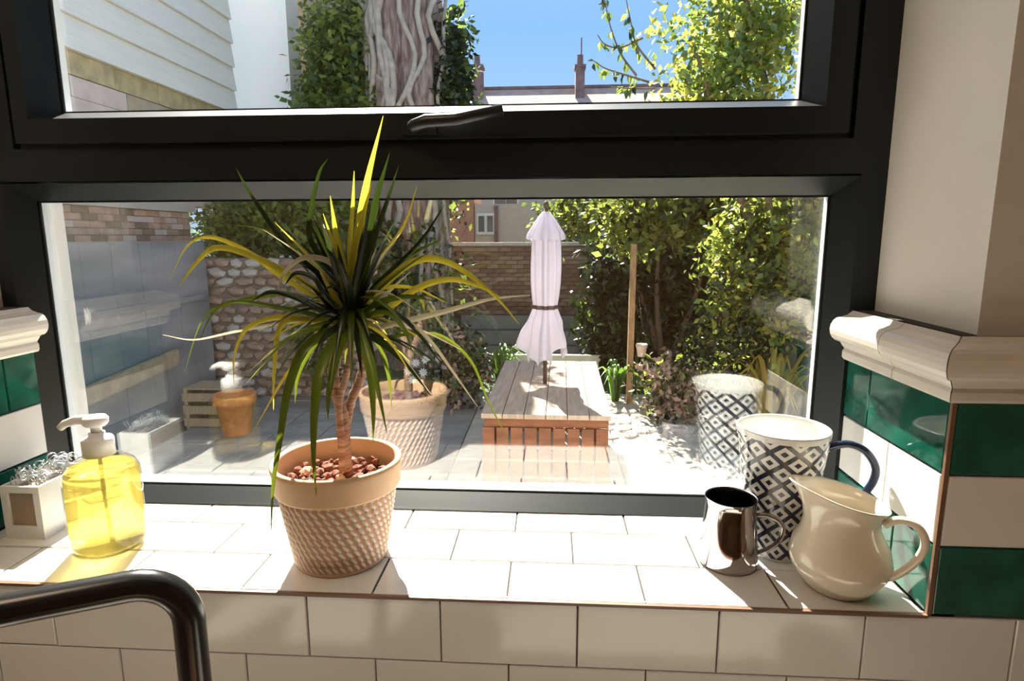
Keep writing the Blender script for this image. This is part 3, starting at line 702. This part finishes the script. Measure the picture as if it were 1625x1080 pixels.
for k in range(9):
    y2 = yy+.8; MB().box(-.3, RN.uniform(-.004, .004), yy+.004, min(y2, 4.2)-.004, 1.905-G, 2.10-G).build('stone_block', 'pink_render' if k % 2 else 'tan_wall', nb); yy = y2
    if yy > 4.1: break
yy = -2.9
for k in range(12):
    y2 = yy+.62+.1*(k % 2); MB().box(-.3, RN.uniform(0, .008), yy+.005, min(y2, 4.2)-.005, 2.11-G, 2.33-G).build('stone_block', 'tan_stone', nb); yy = y2
    if yy > 4.1: break
for j in range(8):
    z0 = 2.335+j*.325
    MB().hexa([(-.3, -2.9, z0-G), (.062, -2.9, z0-G), (.062, 4.25, z0-G), (-.3, 4.25, z0-G)], [(-.3, -2.9, z0+.32-G), (.02, -2.9, z0+.32-G), (.02, 4.25, z0+.32-G), (-.3, 4.25, z0+.32-G)]).build('cladding_board', 'cladding', nb)
wh = MB().box(-5.5, -4.22, 9.3, 9.8, G, 5.6); tag(wh.build('white_wall', 'white_wall'), 'bright white rendered wall beyond the cream boards', 'wall')
tw_ = MB().box(-4.4, -2.2, 9.87, 10.0, G, 5.5); tag(tw_.build('tan_wall', 'tan_wall'), 'tan rendered wall behind the ivy, right of the bright white wall', 'wall')

# big ivy-clad trunk
tx, ty = -2.26, 9.15
tr = empty('ivy_clad_tree', (tx, ty, G), 'massive grey ridged tree trunk clad in ivy, upper centre left', 'tree')
g_ = random.Random(5); ph = [g_.uniform(0, 6.28) for _ in range(8)]
def tf(r, z, a, i):
    return r*(1+.10*math.sin(5*a+ph[0]+z*.5)+.07*math.sin(9*a+ph[1]-z*.9)+.045*math.sin(17*a+ph[2]+z*.6)+.03*math.sin(29*a+ph[3]+z)), z
MB().lathe([(.66, -.1), (.56, .4)]+[(.50-.006*z-.09*max(0, z-5.0), z) for z in (1, 1.6, 2.2, 2.8, 3.4, 4, 4.6, 5.2, 5.8, 6.2)]+[(.0, 6.3)], 120, fn=tf).build('trunk', 'bark', tr, True)
for q in range(12):
    a0 = g_.uniform(math.pi*1.02, math.pi*1.98); pts = []
    for k in range(12): z = .2+k*.54; a = a0+.20*math.sin(k*.9+q)+.05*k*g_.uniform(-1, 1); pts.append((.56*math.cos(a), .56*math.sin(a), z))
    MB().tube(spline(pts, 3), g_.uniform(.022, .05), 7).build('vine_stem', 'vine', tr, True)
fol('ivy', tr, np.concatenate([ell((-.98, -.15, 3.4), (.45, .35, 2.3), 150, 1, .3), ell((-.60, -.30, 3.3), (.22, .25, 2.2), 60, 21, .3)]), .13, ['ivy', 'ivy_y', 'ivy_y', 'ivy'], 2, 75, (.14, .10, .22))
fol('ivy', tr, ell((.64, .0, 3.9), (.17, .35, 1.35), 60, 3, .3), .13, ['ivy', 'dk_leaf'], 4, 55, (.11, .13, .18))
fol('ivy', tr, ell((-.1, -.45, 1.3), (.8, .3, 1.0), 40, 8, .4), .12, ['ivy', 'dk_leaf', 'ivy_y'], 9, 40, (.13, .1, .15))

tr.scale = (1.15, 1.15, 1.04)
# shrubs and rubble on the left behind the plant
sb = empty('left_shrub', (-3.2, 7.2, G), 'loose green shrub hanging over the stone wall left of the trunk', 'shrub')
fol('foliage', sb, np.concatenate([ell((0, 0, 2.25), (.95, .5, .7), 80, 11, .3), ell((-1.15, .3, 1.9), (.5, .4, .8), 90, 91, .2)]), .11, ['ivy', 'ivy_y', 'tree_g'], 12, 50, (.14, .14, .12))
branchy('stem', sb, (0, 0, 0), [(-.5, 0, 2.2), (.1, .1, 2.5), (.5, -.1, 2.1)], .05)
rb_ = empty('rubble_wall', (-3.3, 6.75, G), 'rough brown rubble stone wall between blue grey wall and trunk', 'wall')
MB().box(-1.1, 1.0, -.14, .2, -.05, 1.78).build('core', 'mortar', rb_)
rk = [rock_mesh('stone', 'stone_b' if s_ % 3 else 'stone_a', s_+20, 1, (1, .5, .7), .16) for s_ in range(6)]
z = .07; row = 0
while z < 1.8:
    x = -1.08+(row % 2)*.06
    while x < 1.0:
        w = RN.uniform(.08, .14); o = link('stone', rk[RN.randrange(6)], rb_, (x+w, -.16, z)); o.scale = (w, .13, .085); o.rotation_euler = (0, RN.uniform(-.2, .2), 0); x += 2*w*.95
    z += .118; row += 1
lp_ = empty('low_shrub', (-2.9, 6.2, G), 'bronze and green mixed low shrub at the foot of the rubble wall', 'shrub')
fol('foliage', lp_, ell((.2, 0, .75), (.5, .2, .7), 40, 14, .3), .09, ['ivy', 'stone_b', 'tree_g'], 15, 30, (.1, .08, .12))

# terracotta pot on a crate by the left wall
tpx, tpy = -3.36, 5.2
cr_o = empty('slatted_crate', (-3.70, 5.45, G-.0), 'small weathered slatted wooden crate on the patio at left', 'crate')
for sx_ in (-.2, .2):
    for sy_ in (-.16, .16): MB().box(sx_-.02, sx_+.02, sy_-.02, sy_+.02, -.045, .42).build('post', 'old_wood', cr_o)
for zz in (.06, .20, .34):
    MB().box(-.22, .22, -.195, -.181, zz-.045, zz+.045).build('slat', 'old_wood', cr_o); MB().box(-.22, .22, .181, .195, zz-.045, zz+.045).build('slat', 'old_wood', cr_o)
    MB().box(.221, .235, -.19, .19, zz-.045, zz+.045).build('slat', 'old_wood', cr_o); MB().box(-.235, -.221, -.19, .19, zz-.045, zz+.045).build('slat', 'old_wood', cr_o)
for k in range(4): MB().box(-.22, .22, -.18+k*.095, -.10+k*.095, .421, .437).build('slat', 'old_wood', cr_o)
potm = [(.0, 0), (.13, 0), (.135, .01), (.185, .33), (.212, .34), (.216, .43), (.20, .435), (.19, .425), (.175, .30), (.0, .30)]
t2 = MB().lathe(potm, 32).build('terracotta_pot', 'terracotta', None, True, (tpx+.1, tpy-.1, G-.0)); tag(t2, 'orange terracotta pot on the patio beside the slatted crate', 'pot')

# white flowered plant in a round bush near the reflection
fb = empty('white_flower_bush', (-1.15, 6.2, G), 'dark bush with small white flower heads right of the plant pot reflection', 'shrub')
fol('foliage', fb, ell((0, 0, .5), (.42, .35, .5), 40, 16, .3), .09, ['dk_leaf', 'ivy', 'stone_b'], 17, 40, (.1, .1, .1))
for (u, v) in ((660, 575), (648, 588), (672, 590), (655, 602), (676, 570)):
    p_ = at(u, v, 5.8)-Vector((-1.15, 6.2, G)); mb = MB()
    for k in range(9):
        a = k*.698; d = Vector((math.cos(a), -.35, math.sin(a))).normalized(); s_ = Vector((-math.sin(a), 0, math.cos(a)))
        mb.add([p_, p_+d*.03-s_*.014, p_+d*.06, p_+d*.03+s_*.014], [(0, 1, 2), (0, 2, 3)])
    mb.build('flower', 'flower', fb)

# strap-leaved clumps
def strapclump(x, y, h, n, mt, seed, label, grp=None, w=.045):
    o = empty('strap_leaf_plant', (x, y, G), label, 'plant', grp); r_ = random.Random(seed)
    for i in range(n):
        a = r_.uniform(0, 6.283); rr_ = r_.uniform(.1, .55)*h; hh = h*r_.uniform(.7, 1.1)
        c_, s_ = math.cos(a), math.sin(a)
        blade([Vector((c_*.03, s_*.03, -.04)), Vector((c_*rr_*.35, s_*rr_*.35, hh*.6)), Vector((c_*rr_*.8, s_*rr_*.8, hh*.95)), Vector((c_*rr_*1.5, s_*rr_*1.5, hh*.7))], w, mt, o, r_, facing=False, n=3)
    return o
strapclump(-.62, 6.9, .62, 34, 'strap', 1, 'dark strap-leaved clump left of the picnic table, nearer the table')
strapclump(-.98, 7.2, .55, 30, 'dk_leaf', 2, 'dark strap-leaved clump left of the picnic table, beside the white flowers')
strapclump(.85, 6.6, .50, 34, 'strap', 3, 'bright green strap-leaved clump just right of the picnic table top')
strapclump(1.18, 7.0, .50, 26, 'strap', 4, 'bright green strap-leaved clump under the small hanging pot')
strapclump(2.25, 5.2, .95, 34, 'gold', 5, 'golden strap-leaved plant right of the jug reflection', w=.05)
# far bed edge
be = empty('raised_bed', (-.55, 9.1, G), 'stepped grey timber raised bed in front of the brick wall', 'planter')
for k in range(3): MB().box(-.95, 1.25, .0+k*.14, .02+k*.14+.06, .0+k*.24, .23+k*.24).build('board', 'grey_wood', be)
MB().box(-.95, 1.25, -.05, .0, -.03, .13).build('board', 'grey_wood', be)
pL, pR = at(766, 566, 7.9), at(952, 572, 7.9)
lr = empty('low_timber_rail', (0, 7.9, G), 'pale low timber rail across the lawn just beyond the garden table', 'rail')
MB().box(pL.x, pR.x, -.05, .03, pL.z-G-.045, pL.z-G+.045).build('rail', 'sleeper', lr)
for xx in (pL.x+.05, (pL.x+pR.x)/2, pR.x-.05): MB().box(xx-.03, xx+.03, -.03, .02, -.05, pL.z-G-.0455).build('post', 'sleeper', lr)

# brick garden wall
bw = empty('brick_wall', (-.6, 10.1, G), 'old brown brick garden wall with pale coping behind the parasol', 'wall')
MB().box(-1.6, 5.2, .012, .22, -.05, 1.88).build('wall_core', 'mortar', bw)
for j in range(18):
    z0 = .50+j*.0755; x = -1.55-(j % 2)*.11
    while x < 1.85:
        b_ = bpy.data.meshes.get('brickA') if False else None
        o = link('brick', tile_mesh(.215, .066, RN.choice(('brick_a', 'brick_a', 'brick_b')), '-y', .03, .004), bw, (x+.11, .012+RN.uniform(-.004, .006), z0+.035)); x += .226
for k in range(15): MB().box(-1.6+k*.46, -1.6+k*.46+.452, -.03, .25, 1.885, 1.945).build('coping_stone', 'house_pale', bw)

# picnic table
tb = empty('picnic_table', (.02, 4.42, G), 'bleached garden table with red brown boarded ends, parasol pole through its top', 'table', rz=math.radians(-1))
TH = .75
for k in range(6): MB().box(-.475+k*.159, -.475+k*.159+.152, -.98, .98, TH-.035, TH+RN.uniform(-.001, .001)).build('plank', 'table_wood', tb)
for yy in (-.93, .86): MB().box(-.46, .46, yy, yy+.07, TH-.11, TH-.036).build('apron', 'red_wood', tb)
for xx in (-.46, .42): MB().box(xx, xx+.04, -.859, .859, TH-.11, TH-.036).build('apron', 'red_wood', tb)
for sx_ in (-1, 1):
    for yy in (-.82, .80): MB().bar((sx_*.34, yy, TH-.111), (sx_*.50, yy, -.045), .07, .09).build('leg', 'red_wood', tb)
for k in range(9):
    for yy in (-.955, .93): MB().box(-.47+k*.105, -.47+k*.105+.088, yy, yy+.022, -.04, TH-.111).build('end_board', 'red_wood', tb)
for yy in (-.765, .745): MB().box(-.36, .36, yy-.02, yy+.02, .30, .40).build('cross_rail', 'red_wood', tb)
# parasol
px_, py_ = -.012, 4.4
pr = empty('closed_parasol', (px_, py_, G), 'closed lilac white parasol standing through the garden table', 'parasol')
MB().tube([(0, 0, -.045), (0, 0, 2.27)], .019, 14).build('pole', 'pole', pr, True)
MB().lathe([(.0, -.045), (.2, -.045), (.2, .0), (.05, .03), (.03, .04), (.03, .20), (.0, .2)], 28).build('base', 'pole', pr, True)
gg = random.Random(3); hem = [gg.uniform(-.10, .12) for _ in range(8)]
def cfn(r, z, a, i):
    k = math.cos(8*a); kk = abs(math.cos(4*a)); flare = max(0, (1.42-z)/.55)
    rr_ = r*(1+.20*k+.05*math.cos(3*a+z*3)); h = hem[int(((a+math.pi/8) % (2*math.pi))/(math.pi/4)) % 8]
    if z < 1.3: rr_ *= 1+.12*math.sin(5*a+z*4)
    return rr_, z+(-.13*(1-kk)+h)*max(0, (1.25-z)/.35)
MB().lathe([(.05, 2.12), (.095, 2.08), (.104, 1.98), (.110, 1.8), (.108, 1.65), (.098, 1.52), (.090, 1.46), (.088, 1.43), (.100, 1.39), (.128, 1.31), (.155, 1.22), (.178, 1.13), (.190, 1.06)], 96, fn=cfn).build('canopy', 'canopy', pr, True)
MB().lathe([(.0, 2.245), (.03, 2.24), (.06, 2.20), (.095, 2.14), (.142, 2.06), (.150, 2.02)], 64, fn=lambda r, z, a, i: (r*(1+.12*math.cos(8*a)), z-(.02*abs(math.sin(4*a)) if i == 5 else 0))).build('vent_cap', 'canopy', pr, True)
MB().lathe([(.090, 1.415), (.095, 1.42), (.095, 1.445), (.090, 1.45)], 40, fn=lambda r, z, a, i: (r*(1+.20*math.cos(8*a)+.05*math.cos(3*a+z*3))+.002, z)).build('tie_strap', 'pole', pr, True)
MB().lathe([(.0, 2.27), (.02, 2.275), (.024, 2.30), (.012, 2.325), (.0, 2.33)], 16).build('finial', 'pole', pr, True)

# timber arch post with hanging pot
ap = empty('arch_post', (1.01, 6.5, G), 'slim brown timber post standing in front of the dark hedge', 'post')
MB().box(-.035, .035, -.035, .035, -.05, 1.95).build('post', 'post_wood', ap)
hp2 = at(1018, 556, 6.4)
hb = empty('hanging_pot', tuple(hp2), 'small pinkish pot hanging in the dark hedge beside the slim post', 'pot')
MB().lathe([(.0, -.07), (.045, -.07), (.065, .05), (.072, .055), (.072, .08), (.06, .08), (.055, .03), (.0, .03)], 24).build('pot', 'pink_render', hb, True)
for sx_ in (-1, 1): MB().tube([(sx_*.066, 0, .075), (0, 0, .30), (0, .35, .62)], .003, 5).build('wire', 'pole', hb)

# dark hedge, centre right
hg = empty('dark_hedge', (1.7, 8.0, G), 'deep dark green hedge behind the slim post, centre right', 'hedge')
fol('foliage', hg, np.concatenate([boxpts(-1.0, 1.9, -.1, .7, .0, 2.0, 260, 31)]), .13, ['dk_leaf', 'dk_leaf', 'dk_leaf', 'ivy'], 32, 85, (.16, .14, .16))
fol('foliage', hg, np.concatenate([ell((-.35, -1.0, 2.25), (.85, .4, .38), 55, 33, .2), ell((.2, -1.1, 2.5), (1.2, .4, .4), 60, 34, .2)]), .12, ['ivy_y', 'tree_g', 'dk_leaf'], 35, 45, (.14, .14, .12))
branchy('stem', hg, (0, 0, 0), [(-.8, -.3, 2), (-.2, -.4, 2.2), (.5, -.4, 2.1), (1.2, -.3, 2.1)], .06)
lowb = empty('low_bush', (1.35, 5.9, G), 'low bush of brown and green leaves beside the pale stones', 'shrub')
fol('foliage', lowb, ell((.1, 0, .35), (.42, .4, .38), 60, 41, .3), .085, ['stone_b', 'dk_leaf', 'tree_g', 'stone_b'], 42, 28, (.1, .1, .08))
fol('foliage', lowb, ell((.55, .35, .75), (.35, .35, .4), 30, 43, .3), .08, ['dk_leaf', 'tree_g'], 44, 24, (.1, .1, .1))

# tree on the right: bright bush below, branches above
rt = empty('right_tree', (2.45, 5.4, G), 'sunlit yellow green leafy tree filling the right of the window', 'tree')
fol('foliage', rt, np.concatenate([ell((-.25, -.1, 1.75), (.62, .6, .85), 130, 51, .35), ell((.3, -.1, 2.2), (.8, .6, .9), 130, 52, .35)]), .085, ['tree_y', 'tree_g', 'tree_g', 'dk_leaf'], 53, 60, (.10, .10, .11))
fol('foliage', rt, np.concatenate([ell((-.7, -.6, 3.75), (.85, .5, .7), 130, 54, .1), ell((.35, -.4, 3.7), (.7, .6, 1.0), 90, 58, .1), ell((-1.1, -.6, 3.25), (.5, .4, .3), 34, 59, .1)]), .085, ['tree_y', 'tree_g', 'ivy', 'tree_g'], 55, 30, (.12, .12, .12))
branchy('branch', rt, (0, 0, 1.2), [(-1.0, -.9, 4.3), (-.7, -.8, 3.3), (-.3, -.3, 4.4), (.3, -.2, 4.5), (-1.25, -.9, 3.5), (.5, 0, 3)], .055)
MB().tube([(0, 0, -.05), (.03, 0, .6), (0, 0, 1.25)], [.10, .075, .065], 12).build('trunk', 'twig', rt, True)
# single leaves picked out against the sky at the left edge of the crown
lfm = {}
for mt in ('tree_g', 'dk_leaf', 'ivy'):
    me = bpy.data.meshes.new('leaf'); me.from_pydata([(0, 0, 0), (.03, -.022, .012), (.055, -.014, .008), (.085, 0, 0), (.055, .014, .008), (.03, .022, .012), (.04, 0, -.002)], [], [(0, 1, 6), (1, 2, 6), (2, 3, 6), (3, 4, 6), (4, 5, 6), (5, 0, 6)]); me.materials.append(M[mt]); lfm[mt] = me
tc_ = Vector((2.45, 5.4, G)); r_ = random.Random(77)
def twig(pts, n):
    q = spline([at(u, v, 4.6)-tc_ for u, v in pts], 8); MB().tube(q, [.010*(1-.7*i/len(q)) for i in range(len(q))], 6).build('twig', 'twig', rt, True)
    for i in range(n):
        p_ = q[r_.randrange(2, len(q))]; o = link('leaf', lfm[r_.choice(('tree_g', 'dk_leaf', 'ivy'))], rt, p_+Vector((r_.uniform(-.02, .02), r_.uniform(-.03, .03), r_.uniform(-.02, .02))))
        o.rotation_euler = (r_.uniform(-1.5, 1.5), r_.uniform(0, 2.2), r_.uniform(0, 6.3)); s_ = r_.uniform(.7, 1.15); o.scale = (s_, s_, s_)
twig([(1010, 120), (985, 85), (968, 40), (958, -10)], 22); twig([(1040, 110), (1010, 70), (1000, 30), (990, -20)], 22); twig([(1030, 130), (990, 118), (960, 108), (940, 95)], 20); twig([(1020, 60), (985, 75), (960, 70), (948, 55)], 12); twig([(1040, 140), (1000, 140), (970, 138)], 12)

# pale rockery stones right of the table
rks = [rock_mesh('rock', 'stone_a', s_+50, 2, (1, .8, .55), .07) for s_ in range(5)]
k = 0
for j in range(7):
    for i in range(9):
        u = 935+i*24+j*2+RN.uniform(-6, 6); v = 632+j*10+RN.uniform(-3, 3)
        if u > 1150: continue
        p_ = onz(u, v, G); s_ = RN.uniform(.055, .11)
        if p_.y < 5.3 and p_.x < 1.3 and False: continue
        o = link('rock', rks[RN.randrange(5)], None, (p_.x, p_.y, G-.045+s_*.4)); o.scale = (s_*1.3, s_, s_); o.rotation_euler.z = RN.uniform(0, 6)
        tag(o, 'pale rounded stone among the loose stones right of the table', 'stone', 'pale stones right of the table'); k += 1

# far house with chimneys
fh = empty('far_house', (-1.3, 25, G), 'distant brick house with pinkish roof and two chimneys under the sky', 'building')
ez, rz_ = 4.95, at(825, 141, 28.2).z
MB().box(-2.9, 9, .4, 6.5, 0, ez-G).build('wall', 'house_pale', fh)
MB().add([(-3.1, 0, ez-G), (9.2, 0, ez-G), (9.2, 3.2, rz_-G), (-3.1, 3.2, rz_-G), (-3.1, 6.8, ez-G), (9.2, 6.8, ez-G), (-3.1, .2, ez-G-.12), (9.2, .2, ez-G-.12), (9.2, 6.6, ez-G-.12), (-3.1, 6.6, ez-G-.12)],
         [(0, 1, 2, 3), (3, 2, 5, 4), (0, 3, 4), (1, 5, 2), (0, 6, 7, 1), (4, 5, 8, 9), (6, 9, 8, 7), (0, 4, 9, 6), (1, 7, 8, 5)]).build('roof', 'roof', fh)
MB().box(-3.1, 9.2, 3.12, 3.28, rz_-G-.02, rz_-G+.1).build('ridge', 'chim', fh)
for k in range(4):
    xx = -.6+k*2.7; w_ = MB().box(xx-.55, xx+.55, .33, .42, 2.3, 3.9).build('window', 'white_paint', fh)
    for i in range(2):
        for j in range(2): MB().box(xx-.48+i*.49, xx-.01+i*.49, .315, .335, 2.38+j*.73, 3.04+j*.73).build('pane', 'winglass', w_)
for u, hw in ((757, .26), (920, .20)):
    p_ = at(u, 150, 27.5)-Vector((-1.3, 25, G)); q_ = at(u, 108, 27.5)-Vector((-1.3, 25, G))
    ch = MB().box(p_.x-hw, p_.x+hw, 2.3, 3.0, rz_-G-.9, q_.z).box(p_.x-hw-.05, p_.x+hw+.05, 2.25, 3.05, q_.z, q_.z+.1).build('chimney', 'chim', fh)
    MB().lathe([(.15, 0), (.13, .45), (.15, .47), (.1, .47), (.1, 0)], 12, (p_.x, 2.65, q_.z+.1)).build('chimney_pot', 'chim', ch)
    if u > 800: MB().tube([(p_.x+.05, 2.65, q_.z+.6), (p_.x+.05, 2.65, q_.z+1.3)], .03, 6).build('aerial', 'chim', ch)
# low outbuildings between wall and house
ob = empty('brick_outbuilding', (-2.6, 17, G), 'low brick outbuilding with white window over the garden wall', 'building')
p0, p1 = at(700, 380, 17), at(845, 315, 17)
MB().box(p0.x+2.6, at(752, 350, 17).x+2.6, 0, 2, 0, 3.3).build('wall', 'house_brick', ob)
MB().box(at(753, 350, 17).x+2.6, at(850, 350, 17).x+2.6, .05, 2, 0, 3.0).build('wall', 'house_pale', ob)
a_, b_ = at(757, 372, 17), at(784, 338, 17)
w_ = MB().box(a_.x+2.6, b_.x+2.6, -.03, .05, a_.z-G, b_.z-G).build('window', 'white_paint', ob)
for i in range(2):
    xw = (b_.x-a_.x); MB().box(a_.x+2.6+.05+i*xw*.5, a_.x+2.6-.03+(i+1)*xw*.5, -.045, -.028, a_.z-G+.08, b_.z-G-.08).build('pane', 'winglass', w_)
MB().box(at(783, 350, 17).x+2.62, at(790, 350, 17).x+2.6, -.03, .05, 0, 2.95).build('drainpipe', 'chim', ob)

# background planting closing the view
for i, (x, y, z, rx, rz2, lab) in enumerate(((-3.6, 12.5, 1.6, 1.6, 1.5, 'green tree crown behind the tan wall at left'), (3.8, 12.6, 1.3, 1.9, 1.7, 'tall bushy tree behind the dark hedge at right'), (5.2, 8.0, 1.2, 1.6, 2.6, 'broad green tree at the far right of the garden'), (1.2, 12.4, .9, 1.3, .75, 'rounded bush above the garden wall right of the parasol'))):
    o = empty('garden_tree', (x, y, G), lab, 'tree'); fol('crown', o, ell((0, 0, z+1.4), (rx, 1, rz2), 120, 60+i, .5), .15, ['tree_g', 'ivy', 'ivy_y', 'dk_leaf'], 70+i, 45, (.22, .2, .2))
    MB().tube([(0, 0, -.05), (.05, 0, 1), (0, 0, z+1.2)], [.16, .12, .08], 10).build('trunk', 'twig', o, True)
